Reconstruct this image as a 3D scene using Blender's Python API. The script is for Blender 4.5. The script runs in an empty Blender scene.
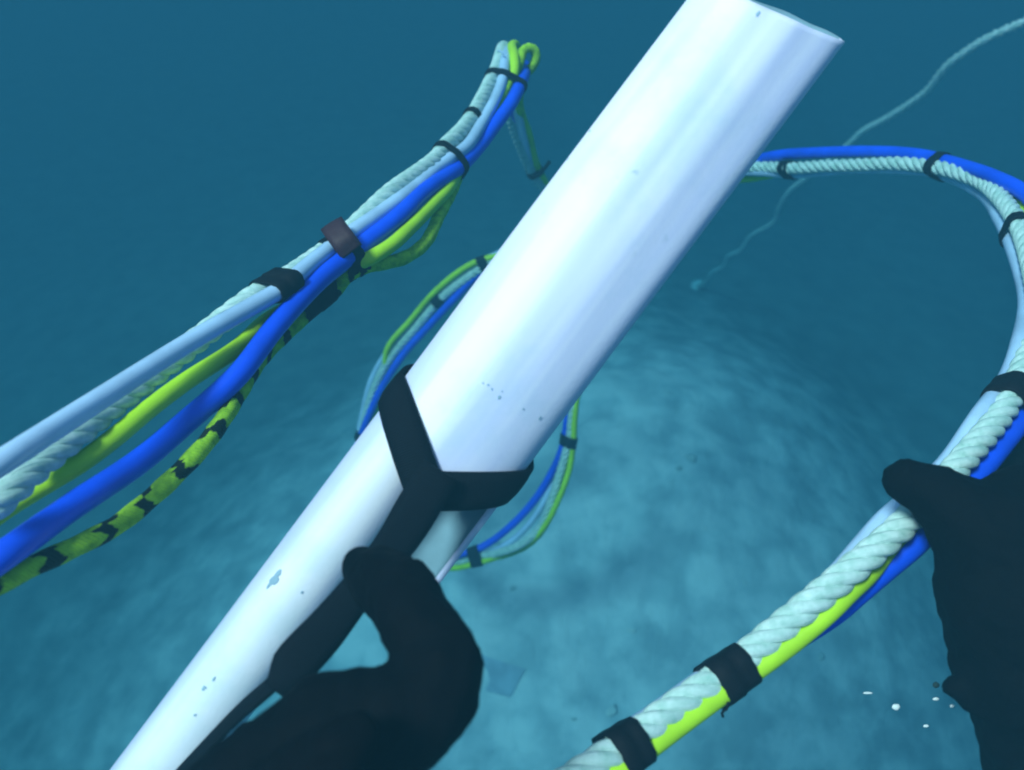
import bpy, bmesh, math, random
from mathutils import Vector, Matrix, noise
random.seed(7)
S = bpy.context.scene
COL = S.collection

# ------------------------------------------------------------------ camera
W, H = 1024, 770
PITCH = math.radians(50)            # looking down at the seabed
CAMZ = 2.4
FOV = math.radians(65)
F = (W / 2) / math.tan(FOV / 2)
cam_d = bpy.data.cameras.new('camera')
cam = bpy.data.objects.new('camera', cam_d)
COL.objects.link(cam)
cam_d.sensor_fit = 'HORIZONTAL'
cam_d.angle = FOV
cam_d.clip_start = 0.01
cam_d.dof.use_dof = True
cam_d.dof.focus_distance = 0.6
cam_d.dof.aperture_fstop = 7.0
cam_d.clip_end = 300
cam.location = (0, 0, CAMZ)
cam.rotation_euler = (math.pi / 2 - PITCH, 0, 0)
S.camera = cam
RM = Matrix.Rotation(math.pi / 2 - PITCH, 3, 'X')
C0 = Vector((0, 0, CAMZ))


def P(px, py, d):
    """world point seen at a photo pixel, d metres in front of the lens"""
    return C0 + RM @ Vector(((px - W / 2) / F * d, -(py - H / 2) / F * d, -d))


# ------------------------------------------------------------------ light
SUN_CAM = Vector((-0.44, 0.42, 0.79)).normalized()
SUN = (RM @ SUN_CAM).normalized()
elev = math.asin(SUN.z)
azim = math.atan2(SUN.x, SUN.y)
wd = bpy.data.worlds.new('World')
S.world = wd
wd.use_nodes = True
nt = wd.node_tree
bg = nt.nodes['Background']
sky = nt.nodes.new('ShaderNodeTexSky')
sky.sky_type = 'NISHITA'
sky.sun_disc = False
sky.sun_elevation = elev
sky.sun_rotation = azim
nt.links.new(sky.outputs[0], bg.inputs[0])
bg.inputs[1].default_value = 0.15
sd = bpy.data.lights.new('sun', 'SUN')
sd.energy = 5.0
sd.angle = math.radians(13)
sd.color = (1.0, 0.97, 0.92)
so = bpy.data.objects.new('sun', sd)
COL.objects.link(so)
so.rotation_euler = SUN.to_track_quat('Z', 'Y').to_euler()
so.location = SUN * 20
S.view_settings.view_transform = 'Standard'
S.view_settings.look = 'None'
S.view_settings.gamma = 1
S.view_settings.exposure = 0.44
S.render.engine = 'CYCLES'
S.cycles.volume_bounces = 3
S.cycles.max_bounces = 8
S.cycles.use_denoising = True
S.cycles.filter_width = 2.0

HAZE_DENSITY = 0.68
HAZE_COLOR = (0.032, 0.128, 0.173, 1)
HAZE_ABSORB = (0.0, 0.20, 0.30, 1)


# ------------------------------------------------------------------ helpers
def mat(name, rgb, rough=0.6, spec=0.3, build=None):
    m = bpy.data.materials.new(name)
    m.use_nodes = True
    n = m.node_tree
    b = n.nodes['Principled BSDF']
    b.inputs['Base Color'].default_value = (*rgb, 1)
    b.inputs['Roughness'].default_value = rough
    b.inputs['Specular IOR Level'].default_value = spec
    if build:
        build(n, b)
    return m


def N(n, typ, **kw):
    x = n.nodes.new(typ)
    for k, v in kw.items():
        if k in x.inputs:
            x.inputs[k].default_value = v
        else:
            setattr(x, k, v)
    return x


def ramp(n, stops):
    r = n.nodes.new('ShaderNodeValToRGB')
    e = r.color_ramp.elements
    while len(e) < len(stops):
        e.new(0.5)
    for el, (p, c) in zip(e, stops):
        el.position = p
        el.color = (*c, 1) if len(c) == 3 else c
    return r


def link(name, me, m=None, parent=None):
    o = bpy.data.objects.new(name, me)
    COL.objects.link(o)
    if m:
        me.materials.append(m)
    if parent:
        o.parent = parent
        o.matrix_parent_inverse = parent.matrix_world.inverted()
    return o


def smooth(me):
    for p in me.polygons:
        p.use_smooth = True


def tag(o, label=None, cat=None, group=None, kind=None):
    for k, v in (('label', label), ('category', cat), ('group', group), ('kind', kind)):
        if v:
            o[k] = v
    return o


def empty(name, loc):
    o = bpy.data.objects.new(name, None)
    o.empty_display_size = 0.05
    COL.objects.link(o)
    o.location = loc
    bpy.context.view_layer.update()
    return o


def catmull(pts, step):
    """dense, evenly spaced samples along a centripetal Catmull-Rom curve"""
    pts = [Vector(p) for p in pts]
    pts = [pts[0] * 2 - pts[1]] + pts + [pts[-1] * 2 - pts[-2]]
    raw = []
    for i in range(1, len(pts) - 2):
        p0, p1, p2, p3 = pts[i - 1:i + 3]
        t0 = 0
        t1 = t0 + max(1e-6, (p1 - p0).length) ** 0.5
        t2 = t1 + max(1e-6, (p2 - p1).length) ** 0.5
        t3 = t2 + max(1e-6, (p3 - p2).length) ** 0.5
        n = max(4, int((p2 - p1).length / step * 3))
        for k in range(n):
            t = t1 + (t2 - t1) * k / n
            a1 = p0 * ((t1 - t) / (t1 - t0)) + p1 * ((t - t0) / (t1 - t0))
            a2 = p1 * ((t2 - t) / (t2 - t1)) + p2 * ((t - t1) / (t2 - t1))
            a3 = p2 * ((t3 - t) / (t3 - t2)) + p3 * ((t - t2) / (t3 - t2))
            b1 = a1 * ((t2 - t) / (t2 - t0)) + a2 * ((t - t0) / (t2 - t0))
            b2 = a2 * ((t3 - t) / (t3 - t1)) + a3 * ((t - t1) / (t3 - t1))
            raw.append(b1 * ((t2 - t) / (t2 - t1)) + b2 * ((t - t1) / (t2 - t1)))
    raw.append(pts[-2].copy())
    out = [raw[0]]
    need = step
    for a, b in zip(raw, raw[1:]):
        L = (b - a).length
        pos = 0
        while L - pos >= need:
            pos += need
            out.append(a.lerp(b, pos / L))
            need = step
        need -= (L - pos)
    return out


def frames(path):
    T = []
    for i in range(len(path)):
        a = path[max(0, i - 1)]
        b = path[min(len(path) - 1, i + 1)]
        T.append((b - a).normalized())
    up = Vector((0, 0, 1))
    n = (up - T[0] * up.dot(T[0])).normalized()
    Ns = [n]
    for i in range(1, len(path)):
        n = Ns[-1] - T[i] * Ns[-1].dot(T[i])
        Ns.append(n.normalized())
    return T, Ns, [t.cross(n) for t, n in zip(T, Ns)]


def tube_mesh(name, path, r, ring=12, step=None):
    """swept tube with UV: u = metres along, v = turn around"""
    T, Ns, Bs = frames(path)
    verts, faces, uvs = [], [], []
    rf = r if callable(r) else (lambda i: r)
    s = 0
    S_ = []
    for i, p in enumerate(path):
        if i:
            s += (p - path[i - 1]).length
        S_.append(s)
        rr = rf(i)
        for k in range(ring):
            a = 2 * math.pi * k / ring
            verts.append(p + Ns[i] * (rr * math.cos(a)) + Bs[i] * (rr * math.sin(a)))
    for i in range(len(path) - 1):
        for k in range(ring):
            k2 = (k + 1) % ring
            faces.append((i * ring + k, i * ring + k2, (i + 1) * ring + k2, (i + 1) * ring + k))
            v0, v1 = k / ring, (k + 1) / ring
            uvs += [(S_[i], v0), (S_[i], v1), (S_[i + 1], v1), (S_[i + 1], v0)]
    faces.append(tuple(range(ring))[::-1])
    uvs += [(0, 0)] * ring
    b = (len(path) - 1) * ring
    faces.append(tuple(range(b, b + ring)))
    uvs += [(0, 0)] * ring
    me = bpy.data.meshes.new(name)
    me.from_pydata(verts, [], faces)
    uv = me.uv_layers.new(name='UVMap')
    uv.data.foreach_set('uv', [c for q in uvs for c in q])
    smooth(me)
    return me


# ------------------------------------------------------------------ materials
def b_hose(n, b):
    tc = N(n, 'ShaderNodeTexCoord')
    no = N(n, 'ShaderNodeTexNoise', Scale=60.0, Detail=4.0)
    n.links.new(tc.outputs['Object'], no.inputs['Vector'])
    bp = N(n, 'ShaderNodeBump', Strength=0.12, Distance=0.002)
    n.links.new(no.outputs[0], bp.inputs['Height'])
    n.links.new(bp.outputs[0], b.inputs['Normal'])
    base = b.inputs['Base Color'].default_value[:]
    no2 = N(n, 'ShaderNodeTexNoise', Scale=25.0, Detail=5.0)
    n.links.new(tc.outputs['Object'], no2.inputs['Vector'])
    r = ramp(n, [(0.35, tuple(c * 0.78 for c in base[:3])), (0.62, base[:3])])
    n.links.new(no2.outputs[0], r.inputs[0])
    n.links.new(r.outputs[0], b.inputs['Base Color'])


def b_strand(n, b):
    uv = N(n, 'ShaderNodeTexCoord')
    mp = N(n, 'ShaderNodeMapping')
    mp.inputs['Scale'].default_value = (60, 16, 1)
    mp.inputs['Rotation'].default_value = (0, 0, 0.25)
    n.links.new(uv.outputs['UV'], mp.inputs[0])
    wv = N(n, 'ShaderNodeTexWave', Scale=0.5, Distortion=1.5, Detail=2.0)
    wv.bands_direction = 'Y'
    n.links.new(mp.outputs[0], wv.inputs[0])
    no = N(n, 'ShaderNodeTexNoise', Scale=110.0, Detail=7.0, Roughness=0.7)
    n.links.new(uv.outputs['Object'], no.inputs[0])
    base = b.inputs['Base Color'].default_value[:3]
    r = ramp(n, [(0.3, (base[0] * .5, base[1] * .68, base[2] * .62)), (0.62, base)])
    n.links.new(no.outputs[0], r.inputs[0])
    n.links.new(r.outputs[0], b.inputs['Base Color'])
    bp = N(n, 'ShaderNodeBump', Strength=0.6, Distance=0.0010)
    n.links.new(wv.outputs[1], bp.inputs['Height'])
    n.links.new(bp.outputs[0], b.inputs['Normal'])


BRAID_U = 0.37     # metres along the line where the black tracers thin out


def b_braid(n, b):
    uv = N(n, 'ShaderNodeTexCoord')
    # black tracer flecks woven into the cover
    mp = N(n, 'ShaderNodeMapping')
    mp.inputs['Scale'].default_value = (62, 9, 1)
    n.links.new(uv.outputs['UV'], mp.inputs[0])
    ck = N(n, 'ShaderNodeTexWave', Scale=0.16, Distortion=5.5, Detail=3.5)
    ck.bands_direction = 'X'
    ck.inputs['Detail Scale'].default_value = 1.2
    n.links.new(mp.outputs[0], ck.inputs[0])
    m3 = N(n, 'ShaderNodeMapping')
    m3.inputs['Scale'].default_value = (3.2, 1.5, 1)
    n.links.new(uv.outputs['UV'], m3.inputs[0])
    pat = N(n, 'ShaderNodeTexNoise', Scale=1.0, Detail=2.0)
    n.links.new(m3.outputs[0], pat.inputs[0])
    sb = N(n, 'ShaderNodeMath', operation='MULTIPLY_ADD')
    sb.inputs[1].default_value = 0.45
    n.links.new(pat.outputs[0], sb.inputs[0])
    n.links.new(ck.outputs[1], sb.inputs[2])
    r = ramp(n, [(0.74, b.inputs['Base Color'].default_value[:3]), (0.82, (0.006, 0.014, 0.006))])
    hf = N(n, 'ShaderNodeMath', operation='MULTIPLY')
    hf.inputs[1].default_value = 0.8
    sx = N(n, 'ShaderNodeSeparateXYZ')
    n.links.new(uv.outputs['UV'], sx.inputs[0])
    fade = N(n, 'ShaderNodeMapRange')
    fade.inputs['From Min'].default_value = BRAID_U - 0.02
    fade.inputs['From Max'].default_value = BRAID_U + 0.06
    fade.inputs['To Min'].default_value = 0.0
    fade.inputs['To Max'].default_value = -0.34
    n.links.new(sx.outputs['X'], fade.inputs['Value'])
    ad = N(n, 'ShaderNodeMath', operation='ADD')
    n.links.new(sb.outputs[0], ad.inputs[0])
    n.links.new(fade.outputs[0], ad.inputs[1])
    n.links.new(ad.outputs[0], hf.inputs[0])
    n.links.new(hf.outputs[0], r.inputs[0])
    no = N(n, 'ShaderNodeTexNoise', Scale=160.0, Detail=3.0)
    n.links.new(uv.outputs['Object'], no.inputs[0])
    mx = N(n, 'ShaderNodeMix', data_type='RGBA', blend_type='MULTIPLY')
    mx.inputs[0].default_value = 0.8
    r2 = ramp(n, [(0.3, (0.35, 0.45, 0.35)), (0.65, (1, 1, 1))])
    n.links.new(no.outputs[0], r2.inputs[0])
    n.links.new(r.outputs[0], mx.inputs[6])
    n.links.new(r2.outputs[0], mx.inputs[7])
    n.links.new(mx.outputs[2], b.inputs['Base Color'])
    m2 = N(n, 'ShaderNodeMapping')
    m2.inputs['Scale'].default_value = (280, 8, 1)
    m2.inputs['Rotation'].default_value = (0, 0, 0.6)
    n.links.new(uv.outputs['UV'], m2.inputs[0])
    w2 = N(n, 'ShaderNodeTexWave', Scale=0.6)
    n.links.new(m2.outputs[0], w2.inputs[0])
    bp = N(n, 'ShaderNodeBump', Strength=0.5, Distance=0.0015)
    n.links.new(w2.outputs[1], bp.inputs['Height'])
    n.links.new(bp.outputs[0], b.inputs['Normal'])


def b_cloth(n, b):
    tc = N(n, 'ShaderNodeTexCoord')
    no = N(n, 'ShaderNodeTexNoise', Scale=38.0, Detail=6.0)
    no2 = N(n, 'ShaderNodeTexNoise', Scale=900.0, Detail=2.0)
    n.links.new(tc.outputs['Object'], no.inputs[0])
    n.links.new(tc.outputs['Object'], no2.inputs[0])
    ad = N(n, 'ShaderNodeMath', operation='MULTIPLY_ADD')
    ad.inputs[1].default_value = 0.08
    n.links.new(no2.outputs[0], ad.inputs[0])
    n.links.new(no.outputs[0], ad.inputs[2])
    bp = N(n, 'ShaderNodeBump', Strength=0.5, Distance=0.006)
    n.links.new(ad.outputs[0], bp.inputs['Height'])
    n.links.new(bp.outputs[0], b.inputs['Normal'])


def b_web(n, b):
    uv = N(n, 'ShaderNodeTexCoord')
    mp = N(n, 'ShaderNodeMapping')
    mp.inputs['Scale'].default_value = (450, 22, 1)
    n.links.new(uv.outputs['UV'], mp.inputs[0])
    w = N(n, 'ShaderNodeTexWave', Scale=0.5, Distortion=0.6)
    n.links.new(mp.outputs[0], w.inputs[0])
    bp = N(n, 'ShaderNodeBump', Strength=0.3, Distance=0.001)
    n.links.new(w.outputs[1], bp.inputs['Height'])
    n.links.new(bp.outputs[0], b.inputs['Normal'])


M_BLUE = mat('blue_hose_rubber', (0.004, 0.075, 0.80), 0.42, 0.35, b_hose)
M_PALE = mat('pale_hose_rubber', (0.42, 0.60, 0.82), 0.28, 0.6, b_hose)
M_YEL = mat('yellow_hose_rubber', (0.42, 0.72, 0.015), 0.45, 0.3, b_hose)
M_ROPE = mat('white_rope_fibre', (0.64, 0.82, 0.78), 0.5, 0.4, b_strand)
M_BRAID = mat('yellow_braid', (0.38, 0.68, 0.02), 0.7, 0.2, b_braid)
M_TAPE = mat('black_tape', (0.004, 0.004, 0.006), 0.7, 0.12, b_cloth)
M_TAB = mat('maroon_tape', (0.035, 0.008, 0.014), 0.6, 0.3, b_cloth)
M_GLOVE = mat('black_neoprene', (0.002, 0.002, 0.003), 0.75, 0.03, b_cloth)
M_STRAP = mat('black_webbing', (0.003, 0.004, 0.007), 0.8, 0.08, b_web)

# ------------------------------------------------------------------ seabed
def smoothstep(a, b, x):
    t = max(0.0, min(1.0, (x - a) / (b - a)))
    return t * t * (3 - 2 * t)


BANK = 0.56              # height of the sandy bank the camera looks down on


def on_level(px, py, z):
    v = P(px, py, 1) - C0
    return C0 + v * ((z - CAMZ) / v.z)


APEX, EDGE_R, EDGE_L = on_level(648, 250, 0.3), on_level(872, 520, 0.3), on_level(115, 560, 0.3)
MX, MY = on_level(590, 520, 0.5).xy
CX, CY = on_level(595, 440, 0.5).xy     # crown of the bank


def edge_dist(a, b, x, y):
    """distance from the line a-b, positive towards the bank"""
    d = (b - a).xy.normalized()
    n = Vector((-d.y, d.x))
    c = Vector((MX, MY)) - a.xy
    if n.dot(c) < 0:
        n = -n
    return n.dot(Vector((x, y)) - a.xy)


def bank(x, y):
    w = 0.10 * noise.noise(Vector((x * 1.7, y * 1.7, 3.1))) + 0.05 * noise.noise(Vector((x * 4.5, y * 4.5, 8.1)))
    r = smoothstep(-1.05, 0.70, edge_dist(APEX, EDGE_R, x, y) + w)
    l = smoothstep(-0.85, 0.85, edge_dist(APEX, EDGE_L, x, y) + w)
    c = math.hypot((x - CX) / 1.15, y - CY) + w
    return r * l * (1 - 0.62 * smoothstep(0.30, 1.75, c))


def ground_z(x, y):
    m = bank(x, y)
    z = BANK * m - 0.6 * (1 - m) * smoothstep(0.5, 4.5, math.hypot(x - MX, y - MY))
    if -6 < x < 6 and y < 9:
        z += 0.03 * noise.noise(Vector((x * 2.1, y * 2.1, 0.0))) + 0.007 * noise.noise(Vector((x * 7, y * 7, 5.0)))
        z += m * 0.012 * (0.3 - noise.voronoi(Vector((x * 9, y * 9, 2.0)))[0][0]) + m * 0.007 * noise.noise(Vector((x * 15, y * 15, 9.0)))
    return z


def hit_ground(px, py):
    d = 0.5
    while d < 12:
        q = P(px, py, d)
        if q.z <= ground_z(q.x, q.y):
            return q, d
        d += 0.01
    return P(px, py, 6), 6


def axis_vals(lo, hi, flo, fhi, fine, coarse):
    v = []
    x = lo
    while x < hi:
        v.append(x)
        x += fine if flo <= x < fhi else coarse
    v.append(hi)
    return v


gx = axis_vals(-40, 40, -2.4, 3.0, 0.022, 1.0)
gy = axis_vals(-40, 40, 0.0, 4.4, 0.022, 1.0)
gv = [(x, y, ground_z(x, y)) for y in gy for x in gx]
nx = len(gx)
gf = [(j * nx + i, j * nx + i + 1, (j + 1) * nx + i + 1, (j + 1) * nx + i) for j in range(len(gy) - 1) for i in range(nx - 1)]
me = bpy.data.meshes.new('seabed')
me.from_pydata(gv, [], gf)
smooth(me)


def b_seabed(n, b):
    tc = N(n, 'ShaderNodeTexCoord')
    mid = N(n, 'ShaderNodeTexNoise', Scale=10.0, Detail=7.0, Roughness=0.55)
    for q in (mid,):
        n.links.new(tc.outputs['Object'], q.inputs['Vector'])
    # pale sand lies on the top of the bank
    sep = N(n, 'ShaderNodeSeparateXYZ')
    n.links.new(tc.outputs['Object'], sep.inputs[0])
    ad = N(n, 'ShaderNodeMath', operation='MULTIPLY_ADD')
    ad.inputs[1].default_value = 0.30
    n.links.new(mid.outputs[0], ad.inputs[0])
    n.links.new(sep.outputs['Z'], ad.inputs[2])
    msk = ramp(n, [(0.12, (0, 0, 0)), (0.60, (1, 1, 1))])
    n.links.new(ad.outputs[0], msk.inputs[0])
    wob = N(n, 'ShaderNodeMix', data_type='VECTOR')
    wob.inputs[0].default_value = 0.09
    n.links.new(tc.outputs['Object'], wob.inputs[4])
    n.links.new(mid.outputs[1], wob.inputs[5])
    vor = N(n, 'ShaderNodeTexVoronoi', Scale=11.0, feature='SMOOTH_F1')
    vor.inputs['Smoothness'].default_value = 0.25
    n.links.new(wob.outputs[1], vor.inputs['Vector'])
    cell = N(n, 'ShaderNodeMath', operation='MULTIPLY_ADD')
    cell.inputs[1].default_value = -0.42
    n.links.new(vor.outputs['Distance'], cell.inputs[0])
    n.links.new(mid.outputs[0], cell.inputs[2])
    cel2 = N(n, 'ShaderNodeMath', operation='ADD')
    cel2.inputs[1].default_value = 0.21
    n.links.new(cell.outputs[0], cel2.inputs[0])
    silt = ramp(n, [(0.3, (0.13, 0.20, 0.21)), (0.7, (0.22, 0.31, 0.31))])
    n.links.new(mid.outputs[0], silt.inputs[0])
    sand = ramp(n, [(0.34, (0.40, 0.52, 0.55)), (0.5, (0.53, 0.65, 0.67)), (0.66, (0.68, 0.78, 0.78))])
    n.links.new(cel2.outputs[0], sand.inputs[0])
    mx = N(n, 'ShaderNodeMix', data_type='RGBA')
    n.links.new(msk.outputs[0], mx.inputs[0])
    n.links.new(silt.outputs[0], mx.inputs[6])
    n.links.new(sand.outputs[0], mx.inputs[7])
    n.links.new(mx.outputs[2], b.inputs['Base Color'])
    bp = N(n, 'ShaderNodeBump', Strength=0.35, Distance=0.04)
    n.links.new(mid.outputs[0], bp.inputs['Height'])
    n.links.new(bp.outputs[0], b.inputs['Normal'])


M_SEABED = mat('silt_and_sand', (0.2, 0.2, 0.2), 0.9, 0.1, b_seabed)
seabed = link('seabed', me, M_SEABED)
tag(seabed, kind='structure')

# low rubble lying on the mound: too many and too hazed to count
t = bmesh.new()
bmesh.ops.create_icosphere(t, subdivisions=2, radius=1)
ICO_V = [v.co.copy() for v in t.verts]
ICO_F = [[v.index for v in f.verts] for f in t.faces]
t.free()
rv, rfc = [], []
for _ in range(70):
    a = random.uniform(0, 2 * math.pi)
    rr = math.sqrt(random.random()) * 1.15
    x, y = MX + rr * math.cos(a) * 0.9, MY + rr * math.sin(a) * 1.1
    if bank(x, y) < 0.8:
        continue
    s = random.choice((0.008, 0.010, 0.014, 0.02)) * random.uniform(0.7, 1.3)
    rot = Matrix.Rotation(random.uniform(0, 6.28), 3, 'Z')
    sx, sy, sz = random.uniform(.8, 1.5), random.uniform(.7, 1.2), random.uniform(.04, .10)
    b0 = len(rv)
    z0 = ground_z(x, y)
    for c in ICO_V:
        j = 1 + 0.3 * noise.noise(c * 1.2 + Vector((x * 9, y * 9, 0)))
        rv.append(rot @ Vector((c.x * sx * s * j, c.y * sy * s * j, c.z * sz * s * j)) + Vector((x, y, z0)))
    rfc += [[b0 + i for i in f] for f in ICO_F]
me = bpy.data.meshes.new('rubble')
me.from_pydata(rv, [], rfc)
smooth(me)


def b_stone(n, b):
    tc = N(n, 'ShaderNodeTexCoord')
    no = N(n, 'ShaderNodeTexNoise', Scale=9.0, Detail=6.0)
    n.links.new(tc.outputs['Object'], no.inputs[0])
    r = ramp(n, [(0.34, (0.34, 0.44, 0.44)), (0.66, (0.62, 0.70, 0.68))])
    n.links.new(no.outputs[0], r.inputs[0])
    n.links.new(r.outputs[0], b.inputs['Base Color'])


M_STONE = mat('pale_rubble', (0.4, 0.4, 0.4), 0.9, 0.1, b_stone)
tag(link('rubble', me, M_STONE), 'pale low rubble strewn over the sandy mound on the seabed', 'rubble', kind='stuff')

# ------------------------------------------------------------------ the white pipe
PIPE_D = 0.48
FLAT = 0.60                 # the sleeve is squashed: not as deep as it is wide
A0 = P(205, 770, PIPE_D)            # axis where it leaves the picture at the bottom
A1 = P(751, 42, PIPE_D)
AX = (A1 - A0).normalized()
TOCAM = (C0 - (A0 + A1) / 2)
TOCAM = (TOCAM - AX * TOCAM.dot(AX)).normalized()
PX = AX.cross(TOCAM)                # to the right and down in the picture
if (RM.transposed() @ PX).x < 0:
    PX = -PX
PR = 76 * PIPE_D / F
PLEN = (A1 - A0).length
POLE_R = 40 * PIPE_D / F            # the narrower pole that the sleeve is slipped over


def pipe_pt(th, z, r=PR):
    """th: turn from the side facing the lens, positive to the right; z metres up the axis from A0"""
    return A0 + AX * z + PX * (r * math.sin(th)) + TOCAM * ((r - PR * (1 - FLAT)) * math.cos(th))


def pipe_r(th, z):
    # a slightly out of round, rippled wall
    k = smoothstep(0.22, 0.42, z)
    return PR * (1 + 0.010 * k * math.cos(th * 8 - 2.2) + 0.012 * k * math.cos(th * 5 + 0.6) + 0.004 * math.cos(th * 3 + z * 4)
                 + 0.004 * noise.noise(Vector((math.cos(th) * 1.5, math.sin(th) * 1.5, z * 7))))


# the upper end is sawn off at a slant
CUT_A, CUT_B = P(755, 3, PIPE_D), P(847, 43, PIPE_D)
CUT_N = (CUT_A - C0).cross(CUT_B - C0).normalized()


def pipe_end(th):
    q = pipe_pt(th, 0)
    return (C0 - q).dot(CUT_N) / AX.dot(CUT_N)


def pole_pt(th, z, r=POLE_R):
    return A0 + AX * z + PX * (POLE_R - PR + r * math.sin(th)) + TOCAM * (r * math.cos(th))


def pole_r(th, z):
    return POLE_R * (1 + 0.004 * noise.noise(Vector((math.cos(th) * 1.5, math.sin(th) * 1.5, z * 7))))


def shell(name, point, radius, t0, t1, zlo, zhi, m, parent, NT=96, NZ=90, wall=0.004, inner=None):
    """a curved wall with real thickness between two turns and two heights"""
    verts, faces = [], []
    for layer in (0, 1):
        for j in range(NZ + 1):
            for i in range(NT + 1):
                th = t0 + (t1 - t0) * i / NT
                lo, hi = zlo(th), zhi(th)
                z = lo + (hi - lo) * j / NZ
                verts.append(point(th, z, radius(th, z) - (wall if layer else 0)))
    w = NT + 1
    L = w * (NZ + 1)
    for j in range(NZ):
        for i in range(NT):
            q = (j * w + i, j * w + i + 1, (j + 1) * w + i + 1, (j + 1) * w + i)
            faces.append(q)
            faces.append(tuple(L + k for k in q[::-1]))
    rim = [i for i in range(w)] + [j * w + NT for j in range(1, NZ + 1)] + [NZ * w + i for i in range(NT - 1, -1, -1)] + [j * w for j in range(NZ - 1, 0, -1)]
    for k in range(len(rim)):
        p, q = rim[k], rim[(k + 1) % len(rim)]
        faces.append((q, p, L + p, L + q))
    me = bpy.data.meshes.new(name)
    me.from_pydata(verts, [], faces)
    smooth(me)
    o = link(name, me, m, parent)
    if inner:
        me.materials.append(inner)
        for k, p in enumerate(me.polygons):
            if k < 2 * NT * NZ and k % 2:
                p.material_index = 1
    return o


def b_stone_like(n, b):
    tc = N(n, 'ShaderNodeTexCoord')
    no = N(n, 'ShaderNodeTexNoise', Scale=30.0, Detail=6.0)
    n.links.new(tc.outputs['Object'], no.inputs[0])
    base = b.inputs['Base Color'].default_value[:3]
    r = ramp(n, [(0.3, tuple(c * 0.8 for c in base)), (0.7, tuple(c * 1.2 for c in base))])
    n.links.new(no.outputs[0], r.inputs[0])
    n.links.new(r.outputs[0], b.inputs['Base Color'])


def b_pipe(n, b):
    tc = N(n, 'ShaderNodeTexCoord')
    dirt = N(n, 'ShaderNodeTexNoise', Scale=14.0, Detail=7.0, Roughness=0.65)
    fine = N(n, 'ShaderNodeTexNoise', Scale=420.0, Detail=3.0)
    spk = N(n, 'ShaderNodeTexNoise', Scale=95.0, Detail=2.0)
    clus = N(n, 'ShaderNodeTexNoise', Scale=9.0, Detail=1.0)
    for q in (dirt, fine, spk, clus):
        n.links.new(tc.outputs['Object'], q.inputs[0])
    # lilac streaks drawn out along the pipe
    dots = []
    for vec, k in ((AX, 1.6), (PX, 30.0), (TOCAM, 30.0)):
        dt = N(n, 'ShaderNodeVectorMath', operation='DOT_PRODUCT')
        dt.inputs[1].default_value = vec * k
        n.links.new(tc.outputs['Object'], dt.inputs[0])
        dots.append(dt.outputs['Value'])
    cx = N(n, 'ShaderNodeCombineXYZ')
    for i in range(3):
        n.links.new(dots[i], cx.inputs[i])
    streak = N(n, 'ShaderNodeTexNoise', Scale=1.0, Detail=3.0)
    n.links.new(cx.outputs[0], streak.inputs[0])
    sr = ramp(n, [(0.42, (1, 1, 1)), (0.60, (0.68, 0.72, 0.90))])
    n.links.new(streak.outputs[0], sr.inputs[0])
    r = ramp(n, [(0.30, (0.66, 0.73, 0.78)), (0.52, (0.79, 0.79, 0.85)), (1.0, (0.81, 0.81, 0.86))])
    n.links.new(dirt.outputs[0], r.inputs[0])
    s1 = ramp(n, [(0.70, (0, 0, 0)), (0.76, (1, 1, 1))])
    n.links.new(spk.outputs[0], s1.inputs[0])
    s2 = ramp(n, [(0.60, (0, 0, 0)), (0.72, (0.6, 0.6, 0.6))])
    n.links.new(clus.outputs[0], s2.inputs[0])
    mu = N(n, 'ShaderNodeMath', operation='MULTIPLY')
    n.links.new(s1.outputs[0], mu.inputs[0])
    n.links.new(s2.outputs[0], mu.inputs[1])
    mx = N(n, 'ShaderNodeMix', data_type='RGBA')
    n.links.new(mu.outputs[0], mx.inputs[0])
    mz = N(n, 'ShaderNodeMix', data_type='RGBA', blend_type='MULTIPLY')
    mz.inputs[0].default_value = 1.0
    n.links.new(r.outputs[0], mz.inputs[6])
    n.links.new(sr.outputs[0], mz.inputs[7])
    n.links.new(mz.outputs[2], mx.inputs[6])
    mx.inputs[7].default_value = (0.25, 0.36, 0.42, 1)
    n.links.new(mx.outputs[2], b.inputs['Base Color'])
    bp = N(n, 'ShaderNodeBump', Strength=0.15, Distance=0.0008)
    n.links.new(fine.outputs[0], bp.inputs['Height'])
    n.links.new(bp.outputs[0], b.inputs['Normal'])


M_PIPE = mat('white_plastic', (0.8, 0.8, 0.8), 0.5, 0.35, b_pipe)
M_INNER_SHADE = mat('painted_shade_inner_wall', (0.17, 0.29, 0.35), 0.8, 0.15, b_stone_like)  # darkened inner face: shade below the strap put into the colour
M_SCUFF = mat('scuff_mark', (0.30, 0.44, 0.54), 0.8, 0.1, b_hose)
def pix_to_pipe(px, py, point=None):
    """axis height and turn of the pipe surface at a pixel (coarse to fine search)"""
    point = point or pipe_pt
    best = (1e9, 0, PLEN / 2)
    sth, sz = 1.5, PLEN / 2
    for _ in range(12):
        _, t0, z0 = best
        for i in range(-6, 7):
            th = max(-1.52, min(1.52, t0 + sth * i / 6))
            for k in range(-6, 7):
                z = z0 + sz * k / 6
                q = RM.transposed() @ (point(th, z) - C0)
                u, v = W / 2 + q.x / -q.z * F, H / 2 - q.y / -q.z * F
                e = (u - px) ** 2 + (v - py) ** 2
                if e < best[0]:
                    best = (e, th, z)
        sth *= 0.5
        sz *= 0.5
    return best[1], best[2]


TH_H, Z_H = pix_to_pipe(422, 494)    # where the sling is hitched
KZ = 0.032


def sling_z(th):
    """height of the middle of the sling round the sleeve"""
    a = abs((th - TH_H + math.pi) % (2 * math.pi) - math.pi)
    e = math.sin(a) if a < math.pi / 2 else 1 + (a - math.pi / 2) * 0.5
    return Z_H + KZ * e + 0.003


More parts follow.
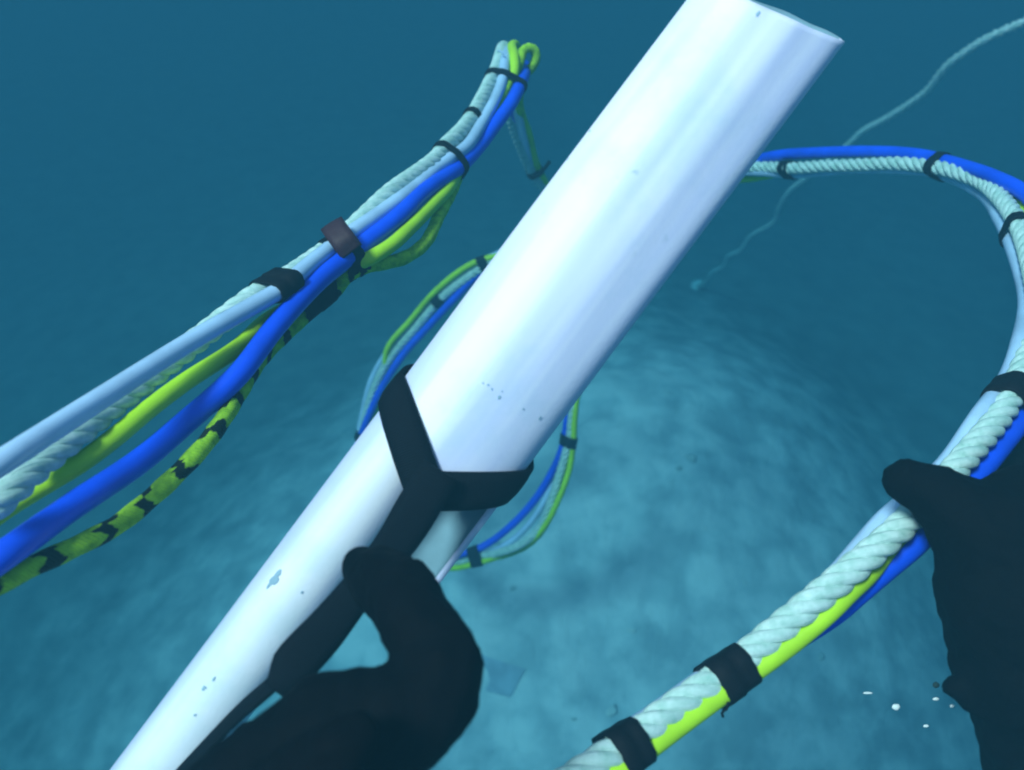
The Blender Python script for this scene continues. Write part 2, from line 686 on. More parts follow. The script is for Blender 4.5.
sleeve = empty('white_sleeve', pipe_pt(TH_H, Z_H))
tag(sleeve, 'wide flattened white plastic sleeve with a slanted sharp cornered end above the black strap', 'pipe sleeve')
pole = empty('white_pole', A0 - AX * 0.12)
tag(pole, 'narrower white pole below the black strap with a small scuffed patch', 'pole')
SEAM = math.pi / 2
Z_BACK = Z_H - 0.060                 # the front wall is cut away up to the strap, the back wall runs on a little
shell('front_wall', pipe_pt, pipe_r, -SEAM, SEAM, sling_z, pipe_end, M_PIPE, sleeve)
shell('back_wall', pipe_pt, pipe_r, SEAM, 2 * math.pi - SEAM, lambda th: Z_BACK + 0.012 * math.sin(th), pipe_end, M_PIPE, sleeve, inner=M_INNER_SHADE)


def pole_top(th):
    p = max(-1.0, min(1.0, (POLE_R - PR + POLE_R * math.sin(th)) / PR))
    return sling_z(math.asin(p)) - 0.001


shell('pole_wall', pole_pt, pole_r, math.pi, 3 * math.pi, lambda th: -0.16, pole_top, M_PIPE, pole, wall=0.0035)


def scuff(px, py, lu, lv, point, radius, parent):
    th0, z0 = pix_to_pipe(px, py, point)
    verts, faces = [], []
    n = 16
    lob = [1 + 0.35 * random.uniform(-1, 1) for _ in range(n)]
    for k in range(n):
        a = 2 * math.pi * k / n
        for f in (1.0, 0.02):
            th = th0 + math.cos(a) * lv / radius(th0, z0) * f * lob[k]
            z = z0 + math.sin(a) * lu * f * lob[k]
            verts.append(point(th, z, radius(th, z) + 0.0005))
    for k in range(n):
        k2 = (k + 1) % n
        faces.append((k * 2, k2 * 2, k2 * 2 + 1, k * 2 + 1))
    me = bpy.data.meshes.new('scuff_mark')
    me.from_pydata(verts, [], faces)
    smooth(me)
    return link('scuff_mark', me, M_SCUFF, parent)


for a in ((758, 14, .0016, .0008), (499, 397, .0011, .0008), (492, 389, .0008, .0006), (488, 385, .0006, .0006), (483, 383, .0006, .0004),
          (540, 418, .0014, .0009), (523, 409, .0006, .0005), (502, 391, .0005, .0005)):
    scuff(*a, pipe_pt, pipe_r, sleeve)
for a in ((274, 580, .0050, .0022), (279, 573, .0022, .0012), (204, 688, .0014, .0010), (214, 679, .0016, .0007), (190, 756, .0018, .0010),
          (302, 592, .0008, .0006), (195, 715, .0010, .0006)):
    scuff(*a, pole_pt, pole_r, pole)

# ------------------------------------------------------------------ black sling choked round the pipe
def ribbon(name, path, normals, width, thick=0.0022, taper=None):
    """flat webbing band: path, outward normal per point"""
    verts, faces, uvs = [], [], []
    n = len(path)
    s = 0
    for i, p in enumerate(path):
        if i:
            s += (p - path[i - 1]).length
        t = (path[min(n - 1, i + 1)] - path[max(0, i - 1)]).normalized()
        nn = normals[i]
        nn = (nn - t * nn.dot(t)).normalized()
        w = t.cross(nn)
        hw = width(i / (n - 1)) / 2 if callable(width) else width / 2
        bulge = thick * 0.6
        for u, hgt in ((-1, 0), (-0.5, bulge), (0, bulge * 1.2), (0.5, bulge), (1, 0)):
            verts.append(p + w * (u * hw) + nn * (thick / 2 + hgt))
        for u in (1, 0.5, 0, -0.5, -1):
            verts.append(p + w * (u * hw) - nn * (thick / 2))
    R = 10
    ss = [0.0]
    for a, b in zip(path, path[1:]):
        ss.append(ss[-1] + (b - a).length)
    for i in range(n - 1):
        for k in range(R):
            k2 = (k + 1) % R
            faces.append((i * R + k, i * R + k2, (i + 1) * R + k2, (i + 1) * R + k))
            uvs += [(ss[i], k / R), (ss[i], (k + 1) / R), (ss[i + 1], (k + 1) / R), (ss[i + 1], k / R)]
    faces.append(tuple(range(R))[::-1])
    faces.append(tuple(range((n - 1) * R, n * R)))
    uvs += [(0, 0)] * (2 * R)
    me = bpy.data.meshes.new(name)
    me.from_pydata(verts, [], faces)
    uv = me.uv_layers.new(name='UVMap')
    uv.data.foreach_set('uv', [c for q in uvs for c in q])
    bmx = bmesh.new()
    bmx.from_mesh(me)
    bmesh.ops.recalc_face_normals(bmx, faces=bmx.faces)
    bmx.to_mesh(me)
    bmx.free()
    smooth(me)
    return me


sling = empty('black_sling', pipe_pt(TH_H, Z_H))
tag(sling, 'black webbing sling choked round the white pipe and pulled down by the gloved hand', 'strap')
path, nor = [], []
for i in range(161):
    th = TH_H + 2 * math.pi * i / 160
    z = sling_z(th)
    path.append(pipe_pt(th, z, PR * 1.012 + 0.0018))
    nor.append((PX * (math.sin(th) * FLAT) + TOCAM * math.cos(th)).normalized())
link('sling_loop', ribbon('sling_loop', path, nor, 0.0225), M_STRAP, sling)
tail_px = [(441, 470, .4425), (424, 497, .4415), (397, 541, .426), (361, 586, .407), (323, 633, .392), (298, 660, .384), (274, 690, .380)]
path = catmull([P(*q) for q in tail_px], 0.004)
nor = [TOCAM] * len(path)
link('sling_tail', ribbon('sling_tail', path, nor, lambda t: 0.0222 - 0.003 * t + 0.0022 * math.sin(t * 9) - 0.009 * smoothstep(0.9, 1.0, t)), M_STRAP, sling)
loose_px = [(290, 668, .386), (268, 688, .395), (240, 712, .405), (205, 748, .415), (165, 792, .42), (120, 850, .42)]
path = catmull([P(*q) for q in loose_px], 0.004)
link('sling_edge', ribbon('sling_edge', path, [(TOCAM * 0.35 + PX * -0.9).normalized()] * len(path), 0.012), M_STRAP, sling)

# ------------------------------------------------------------------ the umbilical
umb = empty('cable_umbilical', P(512, 385, 1.0))
tag(umb, 'taped bundle of blue and pale hoses, white twisted rope and yellow lines in wide coils', 'cable bundle')

BLUE = [(-60, 600, .385), (0, 558, .40), (70, 508, .44), (140, 461, .485), (185, 423, .515), (237, 376, .54), (276, 326, .572),
        (318, 281, .61), (344, 260, .637), (369, 240, .66), (396, 219, .685), (425, 191, .735), (458, 168, .80), (479, 146, .85), (494, 126, .88),
        (511, 103, .92), (519, 87, .95), (524, 74, .985), (524, 66, 1.03), (518, 74, 1.08), (513, 100, 1.15), (518, 130, 1.26), (531, 165, 1.36),
        (548, 188, 1.42), (560, 215, 1.45), (540, 240, 1.48), (483, 271, 1.52), (454, 299, 1.55), (426, 329, 1.58), (403, 355, 1.6), (383, 386, 1.62),
        (371, 411, 1.64), (361, 437, 1.65), (357, 456, 1.66), (362, 500, 1.68), (395, 545, 1.7), (440, 557, 1.68), (460, 554, 1.66), (484, 546, 1.65),
        (512, 525, 1.63), (534, 501, 1.61), (550, 476, 1.59), (561, 452, 1.57), (566, 430, 1.56), (569, 403, 1.54), (573, 389, 1.53),
        (590, 330, 1.48), (640, 230, 1.4), (690, 184, 1.32), (738, 165, 1.24), (755, 160, 1.22), (781, 155, 1.17), (825, 152.5, 1.1), (878, 152, 1.02), (918, 155, .96),
        (955, 164, .90), (993, 177, .83), (1024, 193, .78), (1050, 222, .73), (1068, 270, .67), (1068, 330, .62), (1045, 385, .575), (1016, 425, .545),
        (985, 464, .52), (950, 505, .50), (915, 543, .485), (884, 569, .48), (858, 591, .477), (832, 613, .475), (790, 640, .472), (735, 680, .468), (680, 715, .462), (628, 748, .452), (590, 772, .442), (540, 806, .43)]
PALE = [(-60, 501, 0.375), (0, 463, 0.39), (100, 399, 0.452), (200, 336, 0.525), (270, 296, 0.575), (285, 287, 0.585), (300, 273, 0.6),
        (328, 250, 0.635), (343, 238, 0.65), (357, 229, 0.66), (396, 202, 0.7), (416, 187, 0.735), (437, 168, 0.775), (448, 160, 0.79), (467, 146, 0.825),
        (483, 121, 0.87), (496, 97, 0.915), (502, 81, 0.94), (505, 62, 0.965), (508, 51, 1), (513, 52, 1.05), (514, 70, 1.09), (516, 100, 1.14), (524, 140, 1.27), (534, 170, 1.36),
        (550, 192, 1.42), (556, 215, 1.45), (530, 238, 1.48), (478, 264, 1.52), (444, 289, 1.56), (428, 306, 1.58), (408, 329, 1.6), (386, 354, 1.62), (371.5, 380, 1.64), (364, 408, 1.66),
        (358, 438, 1.67), (354, 460, 1.68), (362, 508, 1.7), (400, 553, 1.71), (450, 560, 1.69), (476, 556, 1.67), (498, 549, 1.65), (520, 534, 1.63), (538, 512, 1.61), (550, 490, 1.6), (562, 462, 1.59), (569, 440, 1.57),
        (574, 405, 1.55), (580, 370, 1.53), (600, 310, 1.48), (650, 225, 1.4), (700, 184, 1.32), (737, 172, 1.24), (760, 172, 1.21), (792, 174, 1.16), (852, 169, 1.058), (902, 169, 0.978), (932, 172, 0.943), (957, 180, 0.903),
        (984, 196, 0.853), (999, 218, 0.793), (1014, 252, 0.728), (1026, 297, 0.668), (1020, 342, 0.6), (1008, 377, 0.573), (979, 417, 0.538), (948, 462, 0.528), (912, 497, 0.508), (885, 520, 0.492), (862, 546, 0.486), (836, 576, 0.484), (800, 610, 0.482), (748, 648, 0.48), (692, 688, 0.472), (652, 717, 0.46), (617, 740, 0.45), (578, 772, 0.44), (525, 806, 0.43)]
ROPE = [(-60, 548, .40), (0, 500, .415), (40, 464, .44), (100, 415, .48), (150, 377, .515), (200, 338, .55), (240, 307, .575), (264, 290, .59), (285, 279, .605), (318, 257, .64),
        (340, 240, .665), (369, 213, .69), (390, 193, .715), (418, 173, .755), (437, 158, .785), (446, 146, .81), (462, 130, .845), (472, 117, .87), (481, 101, .90), (488, 87, .93),
        (497, 68, .965), (501, 55, .99), (504, 48, 1.04), (506, 58, 1.09), (508, 85, 1.13), (512, 120, 1.22), (521, 147, 1.29), (532, 172, 1.36),
        (548, 196, 1.42), (552, 218, 1.45), (528, 243, 1.48), (482, 268, 1.515), (447, 293, 1.55), (433, 307, 1.57), (413, 331, 1.59), (391, 357, 1.61), (377, 382, 1.63), (368, 408, 1.65), (362, 435, 1.66),
        (358, 458, 1.67), (365, 506, 1.69), (402, 552, 1.70), (455, 562, 1.68), (479, 556, 1.66), (501, 552, 1.64), (523, 543, 1.62), (541, 526, 1.60), (551, 501, 1.58), (559, 476, 1.57), (566, 452, 1.555), (570, 436, 1.55),
        (573, 405, 1.53), (579, 378, 1.52), (600, 315, 1.47), (645, 232, 1.39), (695, 186, 1.31), (740, 168, 1.23), (765, 167, 1.20), (795, 168, 1.14), (825, 166, 1.09), (860, 165, 1.035), (896, 163.5, .98), (918, 165, .95), (940, 168, .915), (960, 173, .885),
        (982, 182, .85), (1004, 202, .79), (1020, 228, .735), (1031, 262, .685), (1038, 300, .64), (1034, 338, .60), (1020, 375, .565), (1005, 408, .54), (964, 459, .505), (907, 521, .475), (884, 542, .467), (845, 575, .46),
        (806, 607, .455), (780, 628, .453), (750, 653, .45), (729, 670, .447), (677, 706, .438), (624, 745, .425), (590, 768, .417), (540, 800, .407)]
YELL = [(-60, 560, 0.43), (0, 512, 0.445), (40, 487, 0.455), (80, 463, 0.465), (114, 438, 0.48), (150, 408, 0.502), (185, 382, 0.525), (237, 348, 0.565), (268, 320, 0.6), (310, 296, 0.635), (343, 269, 0.665),
        (366, 260, 0.648), (390, 246, 0.664), (413, 225, 0.695), (432, 206, 0.73), (447, 190, 0.765), (462, 166, 0.825), (480, 142, 0.865), (500, 108, 0.925), (510, 85, 0.955), (514.5, 70, 0.96), (514, 56, 0.97), (512, 47, 0.99), (516, 46, 1.03), (518, 60, 1.08), (519, 84, 1.12),
        (520, 108, 1.19), (529, 135, 1.27), (536, 163, 1.34), (549, 190, 1.41), (562, 218, 1.45), (540, 246, 1.48), (476, 262, 1.51), (438, 289, 1.55), (410, 321, 1.58), (387, 350, 1.6), (386, 388, 1.64), (375, 414, 1.65), (370, 434, 1.65), (366, 460, 1.66),
        (368, 505, 1.68), (405, 556, 1.69), (450, 568, 1.67), (471, 565, 1.65), (500, 556, 1.65), (525, 546, 1.63), (545, 526, 1.59), (558, 501, 1.57), (569, 471, 1.56), (573, 446, 1.55), (575, 415, 1.53), (578, 390, 1.52), (596, 330, 1.47), (648, 240, 1.39), (690, 194, 1.32), (735, 180, 1.26), (752, 178, 1.24), (795, 170, 1.19),
        (850, 165, 1.07), (900, 162, 0.99), (940, 165, 0.94), (975, 175, 0.885), (1005, 190, 0.83), (1028, 214, 0.77), (1044, 250, 0.715), (1054, 295, 0.66), (1050, 340, 0.615), (1030, 386, 0.575), (1000, 422, 0.545), (960, 468, 0.515), (920, 512, 0.49), (890, 545, 0.48), (868, 574, 0.47), (848, 593, 0.462),
        (830, 611, 0.457), (793, 642, 0.452), (751, 673, 0.447), (735, 684, 0.444), (687, 719, 0.435), (646, 750, 0.426), (626, 765, 0.42), (578, 803, 0.41)]
BRAID = [(-60, 612, .39), (0, 583, .405), (11, 577, .41), (37, 564, .42), (64, 552, .43), (91, 539, .44), (117, 525, .455), (159, 491, .475), (201, 449, .50), (224, 418, .525), (240, 392, .55), (262, 358, .59), (292, 328, .625), (314, 308, .645),
         (334, 292, .66), (350, 274, .652), (369, 266, .658), (385, 263, .668), (404, 258, .683), (425, 243, .707), (439, 216, .742), (452, 191, .785), (460, 172, .825), (478, 142, .865), (494, 112, .91), (506, 89, .94), (514, 73, .965), (520, 62, .975),
         (523, 51, .975), (529, 47.5, .975), (535, 51, .98), (536, 59, .985), (532, 67, .99), (525, 74, 1.01), (521, 86, 1.06), (519, 104, 1.13), (526, 135, 1.29), (536, 168, 1.37), (552, 195, 1.42), (564, 222, 1.46), (542, 246, 1.49),
         (488, 268, 1.53), (449, 296, 1.57), (416, 331, 1.60), (394, 357, 1.62), (379, 384, 1.635), (369, 410, 1.655), (364, 436, 1.67), (360, 460, 1.68), (368, 510, 1.70), (405, 557, 1.71), (460, 566, 1.68), (482, 560, 1.67), (503, 556, 1.65), (527, 546, 1.64), (545, 527, 1.62),
         (553, 503, 1.60), (562, 477, 1.585), (569, 453, 1.57), (573, 436, 1.56), (576, 405, 1.54), (582, 375, 1.53), (604, 315, 1.48), (650, 236, 1.40), (700, 190, 1.33), (745, 172, 1.25), (795, 168, 1.17), (850, 166, 1.07), (900, 166, 1.0), (940, 169, .945), (975, 181, .895), (1002, 202, .825), (1022, 232, .76), (1035, 270, .705),
         (1044, 305, .655), (1036, 345, .615), (1016, 385, .58), (995, 414, .552), (955, 462, .52), (904, 520, .488), (872, 550, .478), (834, 582, .474), (784, 624, .471), (733, 666, .466), (681, 704, .456), (628, 746, .444), (584, 776, .432), (534, 810, .42)]

STEP = 0.006
R_OF = {'blue': .0077, 'pale': .0064, 'rope': .0086, 'yellow': .0060, 'braid': .0051}
paths = {}
for key, pts in (('blue', BLUE), ('pale', PALE), ('rope', ROPE), ('yellow', YELL), ('braid', BRAID)):
    paths[key] = catmull([P(*q) for q in pts], 0.0026 if key == 'rope' else 0.005)
link('blue_hose', tube_mesh('blue_hose', paths['blue'], R_OF['blue'], 16), M_BLUE, umb)
link('pale_hose', tube_mesh('pale_hose', paths['pale'], R_OF['pale'], 16), M_PALE, umb)
link('yellow_hose', tube_mesh('yellow_hose', paths['yellow'], R_OF['yellow'], 14), M_YEL, umb)
link('braided_line', tube_mesh('braided_line', paths['braid'],
     lambda i: R_OF['braid'] * (1.12 + 0.05 * math.sin(i * 1.3)), 14), M_BRAID, umb)


def strands(path, r, pitch, ring, name, m, parent):
    T, Ns, Bs = frames(path)
    s = 0
    ph = []
    for i in range(len(path)):
        if i:
            s += (path[i] - path[i - 1]).length
        ph.append(TWIST * 2 * math.pi * s / pitch)
    for k in range(4):
        a = k * math.pi / 2
        q = [p + (Ns[i] * math.cos(ph[i] + a) + Bs[i] * math.sin(ph[i] + a)) * (r * 0.56)
             for i, p in enumerate(path)]
        link('strand', tube_mesh('strand', q, r * 0.46, ring), m, parent)


TWIST = 1
rope = empty('twisted_rope', paths['rope'][0])
rope.parent = umb
rope.matrix_parent_inverse = umb.matrix_world.inverted()
bpy.context.view_layer.update()
strands(paths['rope'], R_OF['rope'], 0.052, 10, 'strand', M_ROPE, rope)


def hull2(pts):
    pts = sorted(set((round(a, 6), round(b, 6)) for a, b in pts))
    def half(seq):
        o = []
        for p in seq:
            while len(o) > 1 and (o[-1][0] - o[-2][0]) * (p[1] - o[-2][1]) - (o[-1][1] - o[-2][1]) * (p[0] - o[-2][0]) <= 0:
                o.pop()
            o.append(p)
        return o[:-1]
    return half(pts) + half(pts[::-1])


def resample(poly, n):
    L = [0]
    q = poly + [poly[0]]
    for a, b in zip(q, q[1:]):
        L.append(L[-1] + math.hypot(b[0] - a[0], b[1] - a[1]))
    # start at the point with the largest first coordinate: keeps rings in step
    out, j = [], 0
    for k in range(n):
        t = L[-1] * k / n
        while L[j + 1] < t:
            j += 1
        f = (t - L[j]) / max(1e-9, L[j + 1] - L[j])
        out.append((q[j][0] + (q[j + 1][0] - q[j][0]) * f, q[j][1] + (q[j + 1][1] - q[j][1]) * f))
    k0 = max(range(n), key=lambda k: out[k][0])
    return out[k0:] + out[:k0]


def tape(px, py, d, width, comps, rot=0.0):
    """black tape wound tightly round the named members"""
    c = P(px, py, d)
    idx = {}
    for k in comps:
        pth = paths[k]
        idx[k] = min(range(len(pth)), key=lambda i: (pth[i] - c).length_squared)
    t = Vector((0, 0, 0))
    for k in comps:
        i = idx[k]
        pth = paths[k]
        t += (pth[min(len(pth) - 1, i + 4)] - pth[max(0, i - 4)]).normalized()
    t.normalize()
    cen = sum((paths[k][idx[k]] for k in comps), Vector()) / len(comps)
    u = Vector((0.31, 0.2, 0.93))
    u = (u - t * u.dot(t)).normalized()
    v = t.cross(u)
    NR = 36
    st = [-1, -0.94, -0.4, 0.02, 0.08, 0.5, 0.94, 1]
    rings = []
    for inner in (0, 1):
        for w in st:
            off = w * width / 2
            pts = []
            for k in comps:
                pth = paths[k]
                stp = 0.0026 if k == 'rope' else 0.005
                # advance along the member
                p0 = pth[idx[k]]
                dirn = (pth[min(len(pth) - 1, idx[k] + 4)] - pth[max(0, idx[k] - 4)]).normalized()
                dirn = (dirn * 0.7 + t * 0.3).normalized()
                q = p0 - cen
                x, y = q.dot(u) + dirn.dot(u) * off, q.dot(v) + dirn.dot(v) * off
                r = R_OF[k] + (0.0002 if inner else 0.0013 - (0.0006 if abs(w) == 1 else 0) + (0.0007 if w > 0.05 else 0) + 0.0004 * noise.noise(Vector((off * 200, px, 1.0))))
                for a in range(20):
                    pts.append((x + r * math.cos(a * math.pi / 10), y + r * math.sin(a * math.pi / 10)))
            hp = resample(hull2(pts), NR)
            ring = []
            for j, (x, y) in enumerate(hp):
                jag = 0.0009 * noise.noise(Vector((x * 300, y * 300, px))) if abs(w) > 0.9 else 0
                ring.append(cen + t * (off + jag) + u * x + v * y)
            rings.append(ring)
    ns = len(st)
    order = rings[:ns] + rings[ns:][::-1]
    verts = [p for r in order for p in r]
    faces = []
    m = len(order)
    for i in range(m):
        i2 = (i + 1) % m
        for j in range(NR):
            j2 = (j + 1) % NR
            faces.append((i * NR + j, i * NR + j2, i2 * NR + j2, i2 * NR + j))
    me = bpy.data.meshes.new('tape_band')
    me.from_pydata(verts, [], faces)
    bmx = bmesh.new()
    bmx.from_mesh(me)
    bmesh.ops.recalc_face_normals(bmx, faces=bmx.faces)
    bmx.to_mesh(me)
    bmx.free()
    smooth(me)
    return link('tape_band', me, M_TAPE, umb)


ALL = ['rope', 'pale', 'blue', 'yellow', 'braid']
tape(283, 289, .59, .024, ['rope', 'pale'])
t2 = tape(344, 254, .65, .020, ALL)
tape(456, 162, .80, .010, ['rope', 'pale', 'blue', 'yellow'])
tape(472, 117, .87, .009, ['rope'])
tape(508, 78, .945, .010, ALL)
tape(316, 306, .645, .040, ['braid', 'yellow'])
tape(535, 171, 1.36, .014, ALL)
tape(439, 298, 1.57, .022, ['rope', 'pale'])
tape(486, 264, 1.52, .018, ALL)
tape(364, 437, 1.66, .018, ALL)
tape(570, 440, 1.56, .022, ALL)
tape(477, 558, 1.66, .024, ALL)
tape(790, 168, 1.16, .020, ['rope', 'pale', 'braid'])
tape(937, 166, .925, .014, ['rope', 'pale', 'blue', 'braid'])
tape(1016, 230, .745, .014, ['rope', 'pale', 'yellow', 'braid'])
tape(1006, 396, .557, .025, ALL)
tape(729, 673, .45, .022, ['rope', 'pale', 'yellow', 'braid', 'blue'])
tape(624, 746, .43, .018, ['rope', 'pale', 'yellow', 'braid', 'blue'])


def flap(name, pts, m, parent, width):
    path = catmull([P(*q) for q in pts], 0.002)
    n = (C0 - path[0]).normalized()
    return link(name, ribbon(name, path, [n] * len(path), width, 0.001), m, parent)


tb = flap('tape_tab', [(352, 252, .628), (343, 240, .624), (335, 229, .63), (331, 223, .638)], M_TAB, umb, .0195)
tb['label'] = 'maroon loose tape end sticking up from the bundle'
flap('tape_tab', [(536, 174, 1.34), (543, 170, 1.34), (550, 161, 1.345)], M_TAPE, umb, .006)
flap('tape_tab', [(728, 702, .436), (727, 709, .436), (722, 712, .437), (724, 719, .437)], M_TAPE, umb, .0014)
flap('tape_tab', [(504, 55, .955), (500, 51, .955), (496, 51, .955)], M_PALE, umb, .002)

# ------------------------------------------------------------------ thin line running down to the seabed
hp, hd = hit_ground(697, 288)
TL = [(1060, 8, 1.45), (1024, 22, 1.5), (986, 39, 1.56), (967, 51, 1.6), (947, 66, 1.65), (928, 90, 1.72), (914, 101, 1.77), (889, 117, 1.86), (862, 132, 1.96), (847, 146, 2.02),
      (808, 177, 2.25), (790, 191, 2.36), (780, 207, 2.46), (775, 221, 2.54), (750, 237, 2.72), (741, 250, 2.8), (728, 257, 2.92), (723, 267, 2.98), (713, 272, 3.06), (706, 281, 3.14)]
sc_ = (hd - 1.5) / (3.2 - 1.5)
TL = [(a, b, 1.5 + (c - 1.5) * sc_) for a, b, c in TL] + [(698, 287, hd - 0.01)]
thin = empty('thin_line', hp)
tag(thin, 'thin pale line wavering from the upper right down to the dark seabed', 'rope')
tp = catmull([P(*q) for q in TL], 0.012)
M_LINE = mat('thin_line_fibre', (0.84, 0.93, 0.93), 0.7, 0.2, b_strand)
TWIST = 1
R_LINE = 0.0098
strands(tp, R_LINE, 0.03, 6, 'strand', M_LINE, thin)
bm = bmesh.new()
for k in range(7):
    a = k * 0.9
    g = bmesh.ops.create_icosphere(bm, subdivisions=2, radius=0.014)
    for v in g['verts']:
        v.co = Vector((v.co.x * 1.2, v.co.y, v.co.z * .8)) + hp + Vector((0.016 * math.cos(a), 0.016 * math.sin(a * 1.7), 0.012 + 0.006 * math.sin(a * 2)))
me = bpy.data.meshes.new('knot')
bm.to_mesh(me)
bm.free()
smooth(me)
link('knot', me, M_LINE, thin)

# ------------------------------------------------------------------ gloved hands
def body(name, chains, voxel, m):
    """one continuous surface grown from tapered chains of (px, py, depth, radius in pixels)"""
    t = bmesh.new()
    bmesh.ops.create_icosphere(t, subdivisions=2, radius=1)
    tv = [v.co.copy() for v in t.verts]
    tf = [[v.index for v in f.verts] for f in t.faces]
    t.free()
    verts, faces = [], []
    for ch in chains:
        q = [(P(x, y, d), r * d / F) for x, y, d, r in ch]
        for (p0, r0), (p1, r1) in zip(q, q[1:]):
            n = max(2, int((p1 - p0).length / (min(r0, r1) * 0.4)))
            for k in range(n + 1):
                f = k / n
                c, r = p0.lerp(p1, f), r0 + (r1 - r0) * f
                b0 = len(verts)
                verts += [c + v * r for v in tv]
                faces += [[b0 + i for i in g] for g in tf]
    me = bpy.data.meshes.new(name)
    me.from_pydata(verts, [], faces)
    o = bpy.data.objects.new(name, me)
    COL.objects.link(o)
    md = o.modifiers.new('r', 'REMESH')
    md.mode = 'VOXEL'
    md.voxel_size = voxel
    sm = o.modifiers.new('s', 'SMOOTH')
    sm.factor = 0.5
    sm.iterations = 3
    bpy.context.view_layer.update()
    ev = o.evaluated_get(bpy.context.evaluated_depsgraph_get())
    me2 = bpy.data.meshes.new_from_object(ev)
    o.modifiers.clear()
    o.data = me2
    me2.name = name
    bpy.data.meshes.remove(me)
    # folds of thick neoprene
    for v in me2.vertices:
        c = v.co
        k = noise.noise(c * 45) * 0.0030 + (0.5 - abs(noise.noise(c * 80))) * 0.0028 + noise.noise(c * 170) * 0.0006
        v.co = c + v.normal * k
    me2.materials.append(m)
    smooth(me2)
    return o


left = body('gloved_hand', [
    # forearm and back of the hand
    [(60, 1120, .33, 120), (190, 890, .32, 92), (262, 800, .315, 72), (330, 738, .315, 62), (395, 722, .315, 58)],
    [(262, 800, .315, 72), (330, 795, .32, 75), (370, 760, .325, 50)],
    # bent index finger hooked on the strap
    [(395, 722, .315, 56), (425, 700, .318, 50), (441, 666, .322, 42), (420, 628, .335, 39), (402, 596, .352, 37), (378, 576, .374, 29), (364, 568, .388, 21)],
    # middle, ring and little fingers curled under
    [(405, 735, .32, 40), (430, 706, .318, 33), (436, 704, .335, 32), (405, 716, .35, 28), (380, 735, .352, 25)],
    [(385, 758, .32, 38), (404, 740, .316, 32), (410, 738, .335, 31), (390, 750, .35, 27), (365, 762, .352, 24)],
    [(360, 795, .32, 36), (378, 778, .316, 28), (384, 778, .335, 27), (372, 782, .347, 24)],
    # thumb lying across
    [(275, 815, .295, 48), (305, 778, .278, 38), (335, 752, .272, 31), (352, 738, .274, 26)],
], 0.003, M_GLOVE)
tag(left, 'black gloved hand with bent finger pulling the black strap on the white pipe', 'hand')

right = body('gloved_hand', [
    # thumb laid over the bundle
    [(899, 481, .452, 15), (907, 480, .452, 21), (930, 490, .45, 26), (960, 510, .445, 38), (1000, 545, .44, 58)],
    # palm and cuff
    [(1000, 545, .44, 58), (1022, 600, .44, 80), (1030, 650, .44, 75), (1034, 672, .44, 74)],
    [(1000, 530, .44, 52), (1048, 520, .45, 62), (1060, 600, .45, 90)],
    # forearm
    [(1042, 680, .44, 66), (1060, 735, .44, 76), (1074, 780, .44, 80), (1098, 840, .43, 90), (1150, 980, .42, 120)],
    # four fingers passing under the bundle and curling back
    [(1060, 520, .46, 48), (1078, 478, .50, 36), (1062, 450, .545, 32), (1030, 432, .585, 27), (1012, 440, .60, 23)],
    [(1060, 550, .47, 46), (1064, 520, .52, 36), (1040, 486, .56, 32), (1008, 468, .575, 27), (990, 470, .57, 23)],
    [(1050, 590, .47, 46), (1046, 560, .52, 35), (1015, 530, .55, 31), (980, 512, .56, 26), (965, 512, .55, 22)],
    [(1040, 630, .46, 42), (1030, 600, .50, 31), (1000, 572, .53, 27), (972, 552, .535, 22)],
    # edge of the cuff
    [(955, 688, .438, 10), (968, 701, .436, 11), (984, 707, .434, 12), (1040, 712, .43, 30)],
], 0.0033, M_GLOVE)
tag(right, 'black gloved hand at the right edge with its thumb laid over the cable bundle', 'hand')

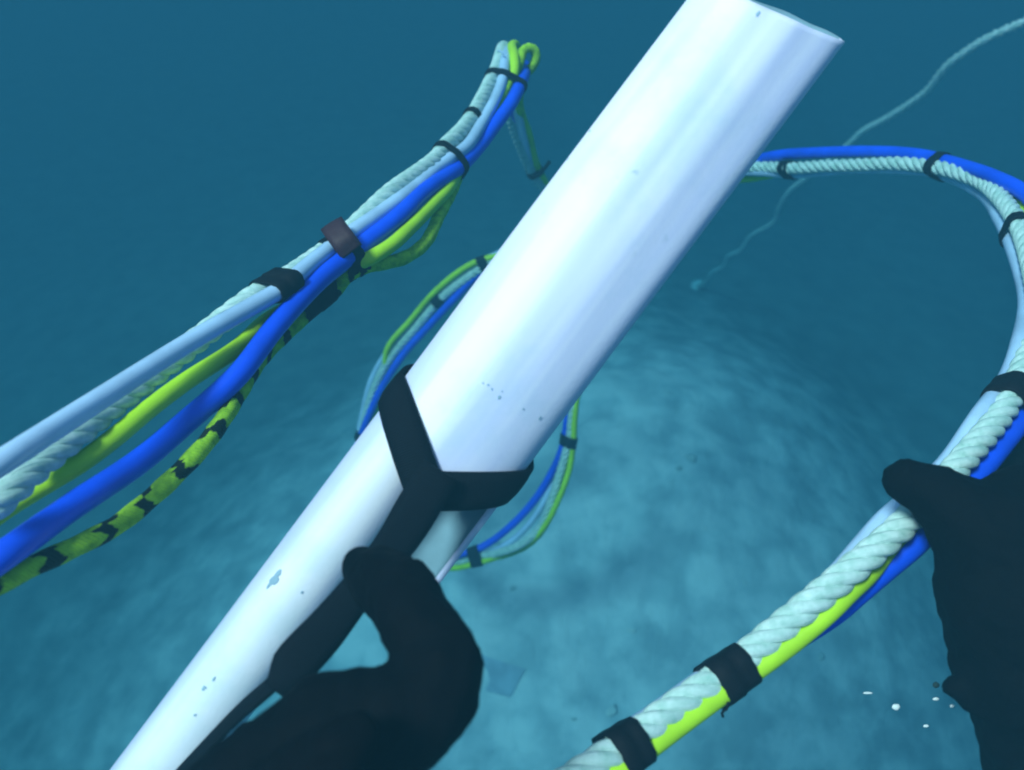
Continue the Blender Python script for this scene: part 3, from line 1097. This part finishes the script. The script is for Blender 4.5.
# ------------------------------------------------------------------ small things on the seabed
M_FLAKE = mat('white_flake', (0.88, 0.89, 0.88), 0.6, 0.3, b_hose)
M_DARK = mat('dark_flake', (0.02, 0.04, 0.04), 0.8, 0.2, b_hose)
FL = [(896, 707, 0.54, 5, 4, M_FLAKE, 'roundest and largest white flake drifting in the water left of the right glove'),
      (868, 693, 0.56, 6, 1.6, M_FLAKE, 'thin white sliver drifting furthest left of the right glove'),
      (936, 699, 0.52, 4, 2.2, M_FLAKE, 'white flake drifting just under a dark speck beside the glove cuff'),
      (926, 726, 0.54, 3.6, 1.8, M_FLAKE, 'lowest small white flake drifting left of the glove cuff'),
      (952, 706, 0.51, 3, 2, M_FLAKE, 'tiny white flake at the very edge of the glove cuff'),
      (936, 685, 0.52, 4, 4, M_DARK, 'dark speck drifting in the water beside the glove cuff')]
for px, py, d, a, b_, mm, lab in FL:
    bm = bmesh.new()
    bmesh.ops.create_icosphere(bm, subdivisions=2, radius=1.0)
    k = 0.8 * d / F
    for v in bm.verts:
        n_ = 1 + 0.35 * noise.noise(v.co * 1.7 + Vector((px, 0, 0)))
        v.co = RM @ Vector((v.co.x * a * k * n_, v.co.y * b_ * k * n_, v.co.z * b_ * k * 0.6))
    me = bpy.data.meshes.new('drifting_flake')
    bm.to_mesh(me)
    bm.free()
    smooth(me)
    o = link('drifting_flake', me, mm)
    o.location = P(px, py, d)
    tag(o, lab, 'flake', 'flakes drifting in the water')

# half-buried slab seen faintly beside the hand
def slab():
    c = [hit_ground(px, py)[0] for px, py in ((478, 651), (530, 668), (512, 702), (462, 690))]
    bm = bmesh.new()
    top = [bm.verts.new((p.x, p.y, p.z + 0.007)) for p in c]
    bot = [bm.verts.new((p.x, p.y, p.z - 0.12)) for p in c]
    bm.faces.new(top)
    bm.faces.new(bot[::-1])
    for i in range(4):
        j = (i + 1) % 4
        bm.faces.new((top[i], bot[i], bot[j], top[j]))
    bmesh.ops.recalc_face_normals(bm, faces=bm.faces)
    bmesh.ops.bevel(bm, geom=list(bm.edges), offset=0.008, segments=2, affect='EDGES')
    me = bpy.data.meshes.new('sunken_slab')
    bm.to_mesh(me)
    bm.free()
    return me


M_SLAB = mat('blue_slab', (0.42, 0.53, 0.62), 0.85, 0.1, b_hose)
tag(link('sunken_slab', slab(), M_SLAB), 'faint square bluish slab half buried in the seabed right of the bent finger', 'slab')

# ------------------------------------------------------------------ the water's haze
bm = bmesh.new()
bmesh.ops.create_cube(bm, size=1.0)
zlo, zhi = -4.2, 2.75
for v in bm.verts:
    v.co = Vector((v.co.x * 84, v.co.y * 84, zlo if v.co.z < 0 else zhi))
me = bpy.data.meshes.new('haze')
bm.to_mesh(me)
bm.free()
hz = link('haze', me)
m = bpy.data.materials.new('water_haze')
m.use_nodes = True
m.node_tree.nodes.clear()
out = m.node_tree.nodes.new('ShaderNodeOutputMaterial')
pv = m.node_tree.nodes.new('ShaderNodeVolumePrincipled')
pv.inputs['Color'].default_value = HAZE_COLOR
pv.inputs['Absorption Color'].default_value = HAZE_ABSORB
pv.inputs['Density'].default_value = HAZE_DENSITY
pv.inputs['Anisotropy'].default_value = 0.0
m.node_tree.links.new(pv.outputs[0], out.inputs['Volume'])
me.materials.append(m)
tag(hz, kind='stuff')
